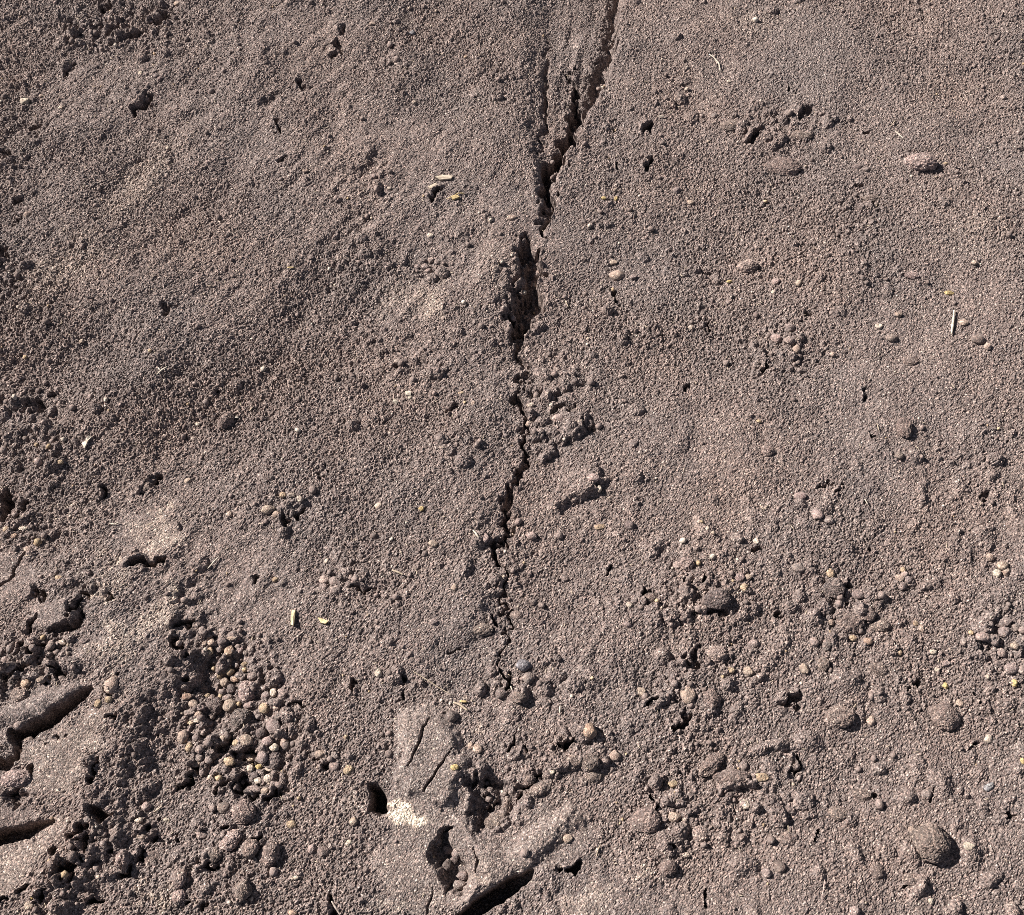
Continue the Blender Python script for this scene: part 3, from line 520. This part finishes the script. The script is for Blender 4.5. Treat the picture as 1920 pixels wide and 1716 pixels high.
# lesser stones: x, y, rx, ry, colour
LESS = [(1817, 1587, 10, 8, 'w'), (1710, 1556, 7, 7, 't'), (1633, 1352, 9, 10, 't'), (1800, 1319, 8, 8, 't'), (1313, 1564, 18, 14, 'p'), (1475, 1574, 20, 13, 's'), (1462, 1627, 12, 11, 's'), (1287, 1603, 8, 5, 'w'),
    (1645, 1254, 18, 17, 's'), (1343, 1226, 20, 15, 'p'), (1413, 1207, 10, 8, 'p'), (1403, 1259, 9, 9, 't'), (1370, 1257, 8, 6, 'y'), (1290, 1304, 14, 17, 't'), (1330, 1310, 20, 20, 's'), (1508, 1254, 9, 11, 't'), (1543, 1246, 11, 14, 's'),
    (1593, 1170, 26, 20, 's'), (1627, 1152, 14, 13, 's'), (1650, 1172, 17, 13, 's'), (1558, 1167, 6, 6, 't'), (1627, 1203, 9, 7, 'o'), (1600, 1197, 8, 6, 'y'), (1527, 1204, 9, 9, 'p'), (1550, 1211, 9, 10, 'g'), (1717, 1169, 5, 5, 'y'), (1728, 1179, 6, 8, 't'),
    (1750, 1223, 7, 5, 'w'), (1773, 1244, 8, 6, 'p'), (1757, 1256, 5, 5, 'w'), (1808, 1204, 8, 8, 'g'), (1772, 1286, 6, 6, 'Y'), (1903, 1281, 7, 7, 'Y'), (1688, 1224, 5, 5, 'y'), (1918, 1427, 5, 7, 'Y'), (1395, 1436, 8, 10, 'g'),
    (1613, 1491, 22, 13, 's'), (1570, 1527, 22, 12, 's'), (1397, 1509, 9, 9, 'w'), (1737, 1490, 10, 10, 'g'), (1643, 1634, 14, 13, 's'), (1713, 1650, 20, 11, 's'), (1437, 1637, 9, 9, 'g'), (1745, 1690, 6, 6, 'w'), (1603, 1709, 10, 10, 'p'), (1897, 1707, 14, 14, 'p'),
    (1437, 845, 14, 13, 's'), (1685, 855, 11, 8, 's'), (1455, 635, 11, 9, 'p'), (1480, 639, 12, 9, 'p'), (1493, 655, 9, 9, 't'), (1482, 615, 9, 9, 'g'), (1648, 612, 7, 6, 'w'), (1685, 590, 7, 6, 't'), (1807, 605, 9, 7, 't'), (1853, 650, 8, 7, 't'), (1833, 637, 13, 10, 's'),
    (1673, 634, 11, 8, 's'), (1707, 679, 16, 11, 's'), (1562, 665, 6, 5, 't'), (1295, 615, 6, 5, 'w'), (1533, 965, 11, 11, 'p'), (1553, 975, 12, 9, 'g'), (1500, 930, 12, 8, 'p'), (1557, 1074, 8, 10, 'y'), (1497, 1065, 12, 9, 'g'),
    (1697, 1079, 8, 8, 'p'), (1687, 1085, 8, 8, 't'), (1703, 1087, 9, 9, 'g'), (1692, 1100, 9, 9, 'g'), (1693, 1069, 6, 6, 'y'), (1880, 1062, 11, 10, 't'), (1887, 1072, 9, 9, 't'), (1870, 1075, 8, 8, 'w'), (1857, 1045, 8, 8, 't'),
    (1395, 1102, 9, 8, 'y'), (1403, 1082, 7, 6, 't'), (1387, 1084, 9, 9, 'p'), (1287, 1059, 14, 14, 'p'), (1293, 1082, 12, 10, 'g'), (1343, 1122, 25, 20, 'd'), (1608, 1115, 12, 9, 'g'), (1327, 992, 5, 5, 'w'), (1418, 1015, 6, 6, 'w'), (1423, 790, 6, 4, 'y'),
    (1455, 528, 7, 7, 'p'), (1450, 548, 4, 4, 'w'), (1710, 517, 14, 8, 'p'), (1505, 255, 20, 10, 's'), (1368, 238, 22, 12, 's'), (1367, 153, 4, 4, 'w'), (1780, 550, 9, 5, 'Y'), (1368, 528, 6, 3, 'Y'), (1295, 380, 7, 6, 't'), (1783, 357, 5, 4, 't'),
    (1827, 493, 6, 6, 't'), (1608, 313, 9, 6, 'g'), (1625, 318, 7, 5, 'g'), (1773, 307, 5, 3, 'y'), (1340, 217, 6, 6, 'g'), (1633, 373, 20, 8, 's'), (698, 45, 6, 5, 't'), (1155, 373, 4, 5, 'Y'), (1132, 372, 5, 4, 'Y'), (1153, 357, 4, 4, 't'),
    (960, 408, 9, 6, 't'), (920, 413, 4, 4, 'w'), (807, 442, 6, 5, 'w'), (807, 457, 5, 4, 'g'), (797, 500, 8, 6, 'g'), (808, 488, 6, 6, 'p'), (820, 492, 6, 5, 'g'), (793, 488, 6, 5, 'g'), (783, 500, 6, 5, 'g'), (803, 508, 6, 5, 'p'), (730, 353, 4, 3, 'w'),
    (777, 192, 4, 4, 'w'), (1270, 357, 8, 7, 'g'), (1157, 517, 15, 11, 't'), (1187, 520, 7, 6, 'g'), (1150, 493, 8, 6, 't'), (773, 62, 6, 5, 'b'), (873, 107, 4, 3, 'o'), (78, 180, 4, 4, 't'), (115, 202, 6, 4, 't'), (263, 137, 5, 4, 'w'), (288, 123, 4, 3, 't'),
    (293, 143, 6, 5, 'g'), (300, 147, 5, 4, 'p'), (290, 133, 5, 4, 'g'), (303, 137, 5, 4, 'g'), (52, 403, 7, 6, 't'), (50, 390, 5, 4, 'g'), (60, 393, 5, 5, 'g'), (40, 400, 5, 4, 'g'), (57, 413, 5, 4, 't'), (573, 320, 6, 3, 't'), (583, 483, 6, 5, 'g'), (332, 7, 6, 5, 't'),
    (525, 834, 7, 6, 'g'), (547, 929, 7, 5, 'w'), (530, 929, 6, 6, 'y'), (503, 955, 13, 9, 't'), (517, 965, 8, 7, 't'), (430, 964, 7, 6, 't'), (613, 1052, 5, 6, 'w'), (608, 1087, 10, 9, 'p'), (627, 1090, 10, 9, 'g'), (607, 1102, 8, 8, 'g'), (630, 1105, 9, 8, 'g'), (517, 1087, 7, 5, 'y'),
    (113, 867, 6, 5, 'y'), (68, 834, 4, 4, 'y'), (13, 992, 7, 6, 'y'), (43, 991, 9, 4, 'w'), (27, 1005, 6, 5, 'o'), (52, 1030, 8, 6, 't'), (110, 1084, 7, 5, 'y'), (198, 749, 4, 5, 'w'), (153, 640, 5, 4, 't'), (372, 795, 4, 4, 'w'),
    (995, 772, 6, 4, 't'), (1033, 760, 4, 4, 'w'), (813, 1020, 9, 7, 't'), (790, 954, 5, 5, 'Y'), (997, 1005, 10, 8, 'p'), (910, 1009, 7, 9, 'p'), (852, 1102, 7, 7, 't'), (1048, 1005, 8, 7, 'g'), (1180, 985, 10, 9, 'd'), (747, 677, 8, 5, 'g'), (1270, 1060, 8, 8, 'p'),
    (1180, 1135, 7, 6, 'w'), (1088, 790, 5, 4, 'w'), (1187, 832, 9, 9, 'g'), (1047, 785, 13, 9, 'p'), (1220, 1125, 16, 12, 's'), (1065, 1572, 9, 8, 't'), (1153, 1417, 10, 10, 't'), (1107, 1429, 16, 14, 's'), (1072, 1431, 20, 13, 's'), (1113, 1457, 18, 13, 's'),
    (895, 1404, 10, 9, 't'), (883, 1399, 6, 7, 't'), (992, 1271, 11, 11, 'g'), (973, 1307, 14, 11, 's'), (940, 1301, 11, 10, 'd'), (648, 1382, 5, 4, 'y'), (1262, 1471, 9, 7, 'y'), (663, 1541, 8, 8, 't'), (655, 1581, 7, 6, 'w'), (1265, 1532, 13, 10, 't'), (1203, 1297, 8, 9, 't'),
    (968, 1154, 13, 9, 's'), (902, 1181, 22, 12, 's'), (1177, 1171, 8, 6, 'p'), (977, 1417, 11, 18, 'p'), (1035, 1448, 5, 5, 'w'), (813, 1166, 8, 6, 'g'), (860, 1659, 13, 9, 'g'), (840, 1591, 12, 10, 'g'), (857, 1600, 10, 10, 'g'), (837, 1621, 12, 11, 'd'), (867, 1641, 10, 9, 'g'), (850, 1612, 9, 9, 'd'), (820, 1577, 9, 8, 'g'),
    (987, 1461, 17, 11, 's'), (950, 1511, 9, 18, 's'), (627, 1437, 10, 9, 'p'), (600, 1414, 10, 7, 't'), (627, 1417, 8, 7, 'g'), (547, 1546, 10, 7, 'y'), (584, 1592, 7, 9, 'p'), (607, 1597, 12, 10, 's'), (553, 1646, 8, 4, 'w'), (420, 1515, 13, 11, 's'), (470, 1590, 15, 15, 's'), (378, 1567, 10, 8, 'p'), (400, 1603, 15, 13, 's'), (337, 1680, 13, 14, 'p'), (548, 1712, 9, 6, 'o'),
    (117, 1205, 7, 5, 'w'), (17, 1252, 12, 9, 'p'), (3, 1222, 7, 8, 'p'), (184, 1320, 7, 8, 'y'), (203, 1312, 7, 6, 'y'), (97, 1375, 6, 5, 'p'), (72, 1385, 6, 5, 't'), (55, 1393, 11, 11, 's'), (160, 1202, 10, 6, 'g'), (40, 1302, 18, 15, 's'), (48, 1282, 10, 8, 'o'), (77, 1275, 9, 7, 't'), (133, 1195, 6, 7, 'g'), (10, 1238, 8, 7, 'p'), (115, 1273, 7, 6, 'g'),
    (115, 1482, 9, 4, 'w'), (98, 1533, 6, 5, 'y'), (275, 1512, 9, 9, 'p'), (260, 1538, 8, 5, 'w'), (62, 1678, 6, 8, 'Y'), (55, 1698, 9, 8, 't'), (225, 1613, 9, 15, 'p'), (287, 1607, 19, 12, 's'), (312, 1537, 6, 4, 'w'), (267, 1568, 12, 11, 's'), (163, 1537, 7, 6, 'g'), (1000, 1130, 7, 6, 'g'), (1060, 1085, 7, 6, 'g'), (770, 745, 6, 4, 'w'), (888, 757, 5, 5, 't'), (865, 737, 6, 3, 'y')]
for x, y, rx, ry, c in LESS:
    flat = max(rx, ry) > 17 and c == 's'
    stone(x, y, rx, ry, c, ang=random.uniform(-12, 12), sink=0.6 if flat else random.uniform(.2, .45), tall=random.uniform(.75, .95))
# pebbles of the heap, read off at six times the photo's size
for ox_, oy_, L in [(320, 1160, [(690, 220, 50, 25, 't'), (580, 260, 45, 40, 'g'), (460, 270, 48, 40, 't'), (380, 285, 25, 28, 't'), (545, 345, 35, 40, 'g'), (655, 370, 50, 65, 'o'), (785, 345, 35, 50, 'p'), (905, 345, 32, 30, 'g'), (845, 385, 28, 28, 'g'), (440, 370, 40, 45, 'y'), (840, 515, 45, 28, 'y'), (665, 595, 50, 48, 'y'),
        (585, 545, 45, 40, 'g'), (480, 565, 28, 25, 'y'), (560, 630, 42, 45, 'y'), (640, 490, 30, 40, 'g'), (735, 530, 32, 30, 'g'), (775, 635, 50, 38, 'g'), (605, 715, 45, 48, 't'), (720, 680, 50, 32, 'o'), (925, 650, 58, 45, 'g'), (970, 715, 30, 25, 'g'), (680, 790, 45, 50, 'd'), (180, 885, 52, 42, 'o'), (415, 865, 32, 24, 'y'), (570, 865, 32, 30, 'y'),
        (465, 890, 45, 35, 'p'), (640, 890, 60, 35, 'g'), (250, 955, 60, 40, 't'), (335, 1005, 55, 30, 'p'), (670, 985, 75, 75, 't'), (300, 1080, 55, 38, 't'), (210, 1060, 60, 35, 'g'), (1155, 835, 35, 48, 'w'), (1160, 940, 60, 40, 'g'), (1190, 1000, 38, 32, 't'), (1050, 1010, 60, 55, 'y'), (1075, 870, 50, 50, 'g'), (985, 1105, 35, 32, 'g'), (885, 970, 70, 40, 'p'),
        (310, 1145, 60, 28, 'w'), (230, 1170, 40, 25, 'y'), (140, 1340, 58, 78, 't'), (290, 1340, 45, 50, 'g'), (210, 1450, 48, 55, 'y'), (330, 1470, 50, 48, 'p'), (585, 1355, 38, 40, 't'), (740, 1400, 45, 38, 'y'), (850, 1370, 75, 60, 't'), (1280, 1390, 45, 50, 't'), (1160, 1450, 55, 42, 'w'), (1090, 1380, 60, 50, 'p'), (1160, 1220, 80, 80, 'g'), (1215, 1100, 45, 40, 'g'),
        (1020, 1290, 60, 60, 'd'), (895, 1560, 70, 45, 't'), (665, 1605, 62, 55, 'y'), (780, 1550, 50, 60, 'g'), (895, 1685, 40, 40, 'w'), (990, 1670, 38, 30, 'Y'), (1030, 1560, 60, 70, 'g'), (320, 1560, 50, 45, 'g'), (280, 1635, 55, 35, 't'), (430, 1590, 45, 45, 'g'), (1110, 1690, 45, 30, 'w'), (500, 170, 40, 30, 'g'), (360, 140, 45, 50, 'g'), (430, 200, 40, 25, 't'), (480, 480, 50, 35, 'd')]),
        (320, 1430, [(355, 110, 35, 35, 'g'), (985, 205, 42, 38, 'w'), (1095, 180, 50, 45, 'w'), (945, 140, 45, 35, 'd'), (1060, 320, 42, 45, 't'), (1160, 260, 45, 50, 'g'), (940, 300, 80, 40, 'g'), (810, 220, 28, 30, 'g')])]:
    for x, y, rx, ry, c in L:
        stone(ox_ + x / 6, oy_ + y / 6, rx / 6 * 1.06, ry / 6 * 1.06, c, 'pebble', ang=random.uniform(-10, 10), sink=random.uniform(-.15, .3), zone='heap')
for x, y, rx, ry, c in [(1883, 1167, 14, 10, 'g'), (1843, 1194, 13, 9, 'p'), (1865, 1199, 9, 12, 'g'), (1883, 1186, 11, 11, 'g'), (1903, 1211, 9, 9, 't'), (1877, 1224, 9, 9, 'p'), (1897, 1254, 14, 11, 'g'), (1915, 1257, 9, 9, 'p'), (1906, 1178, 8, 8, 'g'), (1858, 1172, 7, 7, 'g')]:
    stone(x, y, rx, ry, c, 'pebble', zone='edge', sink=.3)

# labels: own words where given, else colour, size and the nearest landmark
ORD = ['nearest', 'second nearest', 'third nearest', 'fourth nearest', 'fifth nearest', 'sixth nearest', 'seventh nearest', 'eighth nearest', 'ninth nearest', 'tenth nearest']
def side(dx, dy):
    a = (math.degrees(math.atan2(-dy, dx)) + 382.5) % 360
    return ['right of', 'above right of', 'above', 'above left of', 'left of', 'below left of', 'below', 'below right of'][int(a // 45)]
HEAP = [("the heap's large pinkish stone", 463, 1297), ("the heap's large dark rounded stone", 402, 1325), ("the heap's middle crumbly clod", 453, 1347), ("the heap's lower right rough clod", 513, 1424), ("the heap's tall orange-tan pebble", 429, 1222), ("the heap's lower left yellow pebble", 355, 1402)]
EDGE = [('the middle of the right edge cluster', 1882, 1200)]
auto = {}
for o, px, py, r, cn, kind, zone, lab in STONES:
    o['category'] = kind
    if lab: o['label'] = lab; o['group'] = 'single stones lying on the soil'; continue
    best = min({'heap': HEAP, 'edge': EDGE}.get(zone, LAND), key=lambda q: math.hypot(q[1] - px, q[2] - py))
    size = 'tiny' if r < 6.5 else ('small' if r < 11 else 'middling')
    base = '%s %s %s %s %s' % (size, cn, kind, side(px - best[1], py - best[2]), best[0])
    auto.setdefault(base, []).append((math.hypot(best[1] - px, best[2] - py), o))
for base, L in auto.items():
    L.sort(key=lambda q: q[0])
    for k, (dd, o) in enumerate(L):
        o['label'] = base if len(L) == 1 else ORD[min(k, 9)] + ' ' + base
        o['group'] = 'stray pebbles and clods'

# ------------------------------------------------------------------ straws, roots and flakes
def straw(pts, wpx, c, label, name='straw'):
    P = []
    for px, py in pts:
        x, y = at(px, py); P.append(Vector((x, y, 0)))
    Q = []
    for k in range(len(P) - 1):
        for t in range(4): Q.append(P[k].lerp(P[k + 1], t / 4))
    Q.append(P[-1])
    k0 = mpp(*pts[0]); r = wpx * k0 / 2
    zs = [float(ground_s(p.x, p.y)) for p in Q]
    for i in range(len(Q)):
        Q[i].z = max(zs[max(0, i - 2):i + 3]) + r * 0.9 + 0.0011
    base = Q[0].copy()
    bm = bmesh.new(); rings = []
    for i, p in enumerate(Q):
        d = (Q[min(i + 1, len(Q) - 1)] - Q[max(i - 1, 0)]).normalized(); s = d.cross(Vector((0, 0, 1))).normalized(); u = s.cross(d)
        rr = r * (0.55 + 0.45 * math.sin(math.pi * (i + .6) / (len(Q) + .2))) * random.uniform(.85, 1.1)
        rings.append([bm.verts.new(p - base + (s * math.cos(a) + u * math.sin(a) * .7) * rr) for a in [j * math.pi / 3 for j in range(6)]])
    for a, b_ in zip(rings, rings[1:]):
        for j in range(6): bm.faces.new((a[j], a[(j + 1) % 6], b_[(j + 1) % 6], b_[j]))
    bm.faces.new(rings[0][::-1]); bm.faces.new(rings[-1])
    for f in bm.faces: f.smooth = True
    me = bpy.data.meshes.new(name); bm.to_mesh(me); bm.free(); me.materials.append(ms)
    o = bpy.data.objects.new(name, me); COL.objects.link(o); o.location = base
    o.color = (*c, 1); o['label'] = label; o['category'] = 'straw' if name == 'straw' else name
    o['group'] = 'dry plant bits on the soil'; return o
def flake(pts, th, c, label, name='flake'):
    P = [at(*p) for p in pts]; cx = sum(p[0] for p in P) / len(P); cy = sum(p[1] for p in P) / len(P)
    z = max([float(ground_s(*p)) for p in P] + [ground_s(cx, cy)])
    bm = bmesh.new(); tp = []; bt = []
    for k, p in enumerate(P):
        dz = random.uniform(-.0006, .0012); tp.append(bm.verts.new((p[0] - cx, p[1] - cy, th + dz + .0009))); bt.append(bm.verts.new((p[0] - cx, p[1] - cy, dz - .001)))
    ct = bm.verts.new((0, 0, th + .0016)); n = len(P)
    sgn = sum(P[k][0] * P[(k + 1) % n][1] - P[(k + 1) % n][0] * P[k][1] for k in range(n))
    for k in range(n):
        a, b_ = (k, (k + 1) % n) if sgn > 0 else ((k + 1) % n, k)
        bm.faces.new((tp[a], tp[b_], ct)); bm.faces.new((bt[a], bt[b_], tp[b_], tp[a]))
    bm.faces.new(bt[::-1] if sgn > 0 else bt)
    me = bpy.data.meshes.new(name); bm.to_mesh(me); bm.free(); me.materials.append(ms)
    o = bpy.data.objects.new(name, me); COL.objects.link(o); o.location = (cx, cy, z)
    o.color = (*c, 1); o['label'] = label; o['category'] = name; o['group'] = 'dry plant bits on the soil'; return o
WH = (.42, .37, .31); TN = (.32, .26, .20); YL = (.38, .29, .15); DK = (.10, .08, .07)
straw([(1329, 103), (1338, 108), (1348, 118), (1351, 132)], 3.2, WH, 'curved pale straw lying at upper right')
straw([(1785, 588), (1783, 610), (1780, 633)], 5.0, WH, 'straight pale straw standing out near the right edge')
straw([(1675, 252), (1683, 261), (1690, 269)], 2.4, WH, 'thin pale straw left above the pink-topped clod')
straw([(1676, 232), (1668, 243)], 1.8, TN, 'very thin tan straw above the pink-topped clod')
straw([(411, 1044), (400, 1054), (389, 1066)], 2.6, WH, 'thin pale straw right of the pale crusted patch')
straw([(737, 1075), (748, 1079), (758, 1084)], 4.0, TN, 'tan straw left of the crack below the middle')
straw([(888, 1004), (893, 1011), (899, 1020)], 3.6, WH, 'short white straw beside the lower crack')
straw([(302, 716), (310, 708), (321, 700)], 3.6, WH, 'white forked straw on the left slope')
straw([(304, 703), (309, 708)], 3.0, WH, 'white stub beside the forked straw on the left slope')
straw([(208, 984), (217, 986), (226, 982)], 2.6, WH, 'curved white fibre above the pale crusted patch')
straw([(541, 508), (554, 508)], 3.2, YL, 'short yellow straw on the upper left slope')
straw([(838, 380), (850, 376), (860, 370), (872, 370)], 2.4, YL, 'yellow straw left of the upper crack')
straw([(709, 659), (710, 667), (714, 673)], 3.0, DK, 'short dark twig left of the middle of the crack', 'twig')
straw([(776, 1262), (798, 1275), (822, 1290), (850, 1306)], 2.2, TN, 'long thin root above the pressed slab', 'root')
straw([(850, 1318), (862, 1322), (878, 1334)], 5.0, TN, 'thick pale root end above the pressed slab', 'root')
straw([(862, 1316), (876, 1317)], 5.0, YL, 'yellow root scrap above the pressed slab', 'root')
straw([(1050, 1325), (1049, 1340)], 3.0, WH, 'upright white straw right of the lower crack')
straw([(1233, 219), (1246, 219)], 3.0, WH, 'white straw beside the hole right of the crack')
straw([(1424, 950), (1430, 958), (1438, 950)], 2.4, TN, 'small bent straw right of the middle')
straw([(1620, 938), (1626, 948)], 2.6, WH, 'short pale straw at right of the middle')
straw([(1118, 1606), (1121, 1594), (1126, 1584)], 2.6, TN, 'thin tan straw below the bottom centre hollow')
straw([(622, 1690), (630, 1703), (638, 1716)], 4.0, (.3, .25, .22), 'greyish twig at the bottom edge left of centre', 'twig')
straw([(536, 1623), (545, 1617), (551, 1610)], 3.0, DK, 'dark twig near the bottom at left', 'twig')
straw([(288, 1523), (296, 1517), (304, 1511)], 3.0, TN, 'tan straw on the dark slope at lower left')
straw([(1540, 1686), (1545, 1650)], 2.2, (.4, .3, .27), 'faint upright straw near the bottom right')
straw([(1003, 583), (1000, 577), (1009, 581)], 2.0, WH, 'thin fibre hanging over the widest crack')
straw([(1060, 560), (1066, 572)], 2.4, TN, 'small tan fibre right of the widest crack')
straw([(1478, 1562), (1477, 1548)], 2.2, TN, 'thin straw above the flat clod at lower right')
straw([(960, 1296), (957, 1286)], 3.0, WH, 'short white straw beside the grey stone of the crack')
straw([(1774, 1018), (1776, 1028)], 2.0, TN, 'tiny tan fibre near the right edge')
straw([(1640, 800), (1644, 815)], 2.0, TN, 'tiny fibre left of the upright oval clod')
straw([(470, 775), (476, 768)], 2.6, TN, 'tiny straw right of the slanting oval clod')
straw([(440, 787), (450, 787)], 3.4, WH, 'white straw touching the slanting oval clod')
flake([(548, 1145), (555, 1147), (553, 1162), (551, 1175), (546, 1172), (547, 1158)], .001, (.50, .41, .26), 'upright pale yellow leaf scrap left of centre')
flake([(597, 1160), (606, 1162), (617, 1167), (611, 1172), (602, 1169)], .001, (.50, .39, .22), 'pale yellow leaf scrap lying flat left of centre')
flake([(159, 838), (166, 834), (172, 825), (178, 826), (172, 834), (164, 848)], .001, WH, 'white torn scrap on the left slope')
flake([(816, 340), (830, 335), (850, 337), (846, 343), (825, 344)], .0012, (.36, .30, .24), 'tan bark flake left of the upper crack')
flake([(803, 358), (818, 352), (822, 357), (808, 362)], .0012, (.36, .30, .24), 'smaller bark flake left of the upper crack')
flake([(120, 1482), (124, 1481), (122, 1486), (119, 1486)], .001, WH, 'tiny white fleck on the bright plate at lower left')
flake([(846, 376), (858, 372), (862, 377), (850, 381)], .001, YL, 'yellow leaf scrap left of the upper crack')
flake([(740, 755), (748, 760), (745, 766), (738, 762)], .001, WH, 'white fleck left of the middle of the crack')
flake([(761, 741), (772, 742), (771, 749), (762, 748)], .001, WH, 'white square fleck left of the white oval pebble')

# ------------------------------------------------------------------ what nobody could count: loose crumbs and chaff
bmi = bmesh.new(); bmesh.ops.create_icosphere(bmi, subdivisions=1, radius=1.0)
iv = np.array([v.co[:] for v in bmi.verts], np.float32); itri = np.array([[v.index for v in f.verts] for f in bmi.faces], np.int32); bmi.free()
def crumbs(name, n, rmin, rmax, weight, label, bright):
    k = n * 6; x = rng.uniform(XS[5], XS[-5], k); y = rng.uniform(YS[5], YS[-5], k)
    i = ((x - XS[0]) / DX).astype(int); j = ((y - YS[0]) / DX).astype(int)
    keep = np.flatnonzero(rng.random(k) < weight[j, i])[:n]; x, y = x[keep], y[keep]; m = len(x)
    r = rmin * (rmax / rmin) ** (rng.random(m) ** 1.8); z = ground_z(x, y) + r * 0.25
    q = rng.standard_normal((m, 4)); q /= np.linalg.norm(q, axis=1)[:, None]; a, b_, c, d_ = q.T
    R = np.stack((1 - 2 * (c * c + d_ * d_), 2 * (b_ * c - a * d_), 2 * (b_ * d_ + a * c), 2 * (b_ * c + a * d_), 1 - 2 * (b_ * b_ + d_ * d_), 2 * (c * d_ - a * b_), 2 * (b_ * d_ - a * c), 2 * (c * d_ + a * b_), 1 - 2 * (b_ * b_ + c * c)), 1).reshape(m, 3, 3)
    V = iv[None] * (r[:, None] * (1 + .45 * (rng.random((m, 3)) - .5)))[:, None, :] * (1 + .35 * (rng.random((m, len(iv))) - .5))[..., None]
    V = np.einsum('mij,mvj->mvi', R, V) + np.stack((x, y, z), 1)[:, None, :]
    F = (itri[None] + (np.arange(m) * len(iv))[:, None, None]).reshape(-1, 3)
    me = mesh_np(name, V.reshape(-1, 3), F); me.polygons.foreach_set('use_smooth', np.ones(len(F), bool))
    t = np.empty((m, 4), np.float32); t[:, 3] = 1
    f = rng.uniform(.75, 1.25, m); t[:, :3] = np.array(SOIL)[None] * f[:, None] * np.array((1.02, 1, .98))
    pal = np.array([(.34, .27, .215), (.42, .36, .30), (.34, .25, .16), (.25, .19, .17)]); pk = rng.random(m) < bright
    t[pk, :3] = pal[rng.integers(0, 4, pk.sum())] * rng.uniform(.8, 1.15, pk.sum())[:, None]
    ca = me.attributes.new('tint', 'FLOAT_COLOR', 'POINT'); ca.data.foreach_set('color', np.repeat(t, len(iv), 0).ravel())
    me.materials.append(mc); o = bpy.data.objects.new(name, me); COL.objects.link(o)
    o['kind'] = 'stuff'; o['label'] = label; o['category'] = 'crumbs'
base_w = np.clip(0.10 * patch, 0, 1) * damp
crumbs('soil_crumbs', 3600, 0.0016, 0.0042, np.clip(base_w * .5 + 0.55 * ROUGH * damp, 0, 1), 'loose crumbs of brown soil scattered over the rough ground', 0.10)
crumbs('sand_grains', 2200, 0.0010, 0.0019, np.clip(base_w + .2 * ROUGH, 0, 1), 'coarse pale sand grains scattered over the soil', 0.45)
m = 700; x = rng.uniform(XS[9], XS[-9], m); y = rng.uniform(YS[9], YS[-9], m); z = ground_z(x, y)
th = rng.uniform(0, math.pi, m); L = rng.uniform(.0015, .0045, m); wd = rng.uniform(.00025, .0005, m)
tpl = np.array([(-1, 0, 0), (0, 1, .35), (0, -1, .35), (0, 0, .9), (1, 0, .2)], np.float32)
V = np.empty((m, 5, 3), np.float32); c, s = np.cos(th)[:, None], np.sin(th)[:, None]
u = tpl[None, :, 0] * L[:, None]; v = tpl[None, :, 1] * wd[:, None]
V[..., 0] = x[:, None] + u * c - v * s; V[..., 1] = y[:, None] + u * s + v * c; V[..., 2] = z[:, None] + .0007 + tpl[None, :, 2] * wd[:, None] * 1.6
ft = np.array([(0, 2, 3), (0, 3, 1), (3, 2, 4), (1, 3, 4), (0, 1, 2), (1, 4, 2)], np.int32)
me = mesh_np('chaff', V.reshape(-1, 3), (ft[None] + (np.arange(m) * 5)[:, None, None]).reshape(-1, 3))
me.materials.append(ms); o = bpy.data.objects.new('chaff', me); COL.objects.link(o); o.color = (.42, .35, .27, 1)
o['kind'] = 'stuff'; o['label'] = 'fine pale chaff and plant fibres strewn over the soil'; o['category'] = 'chaff'
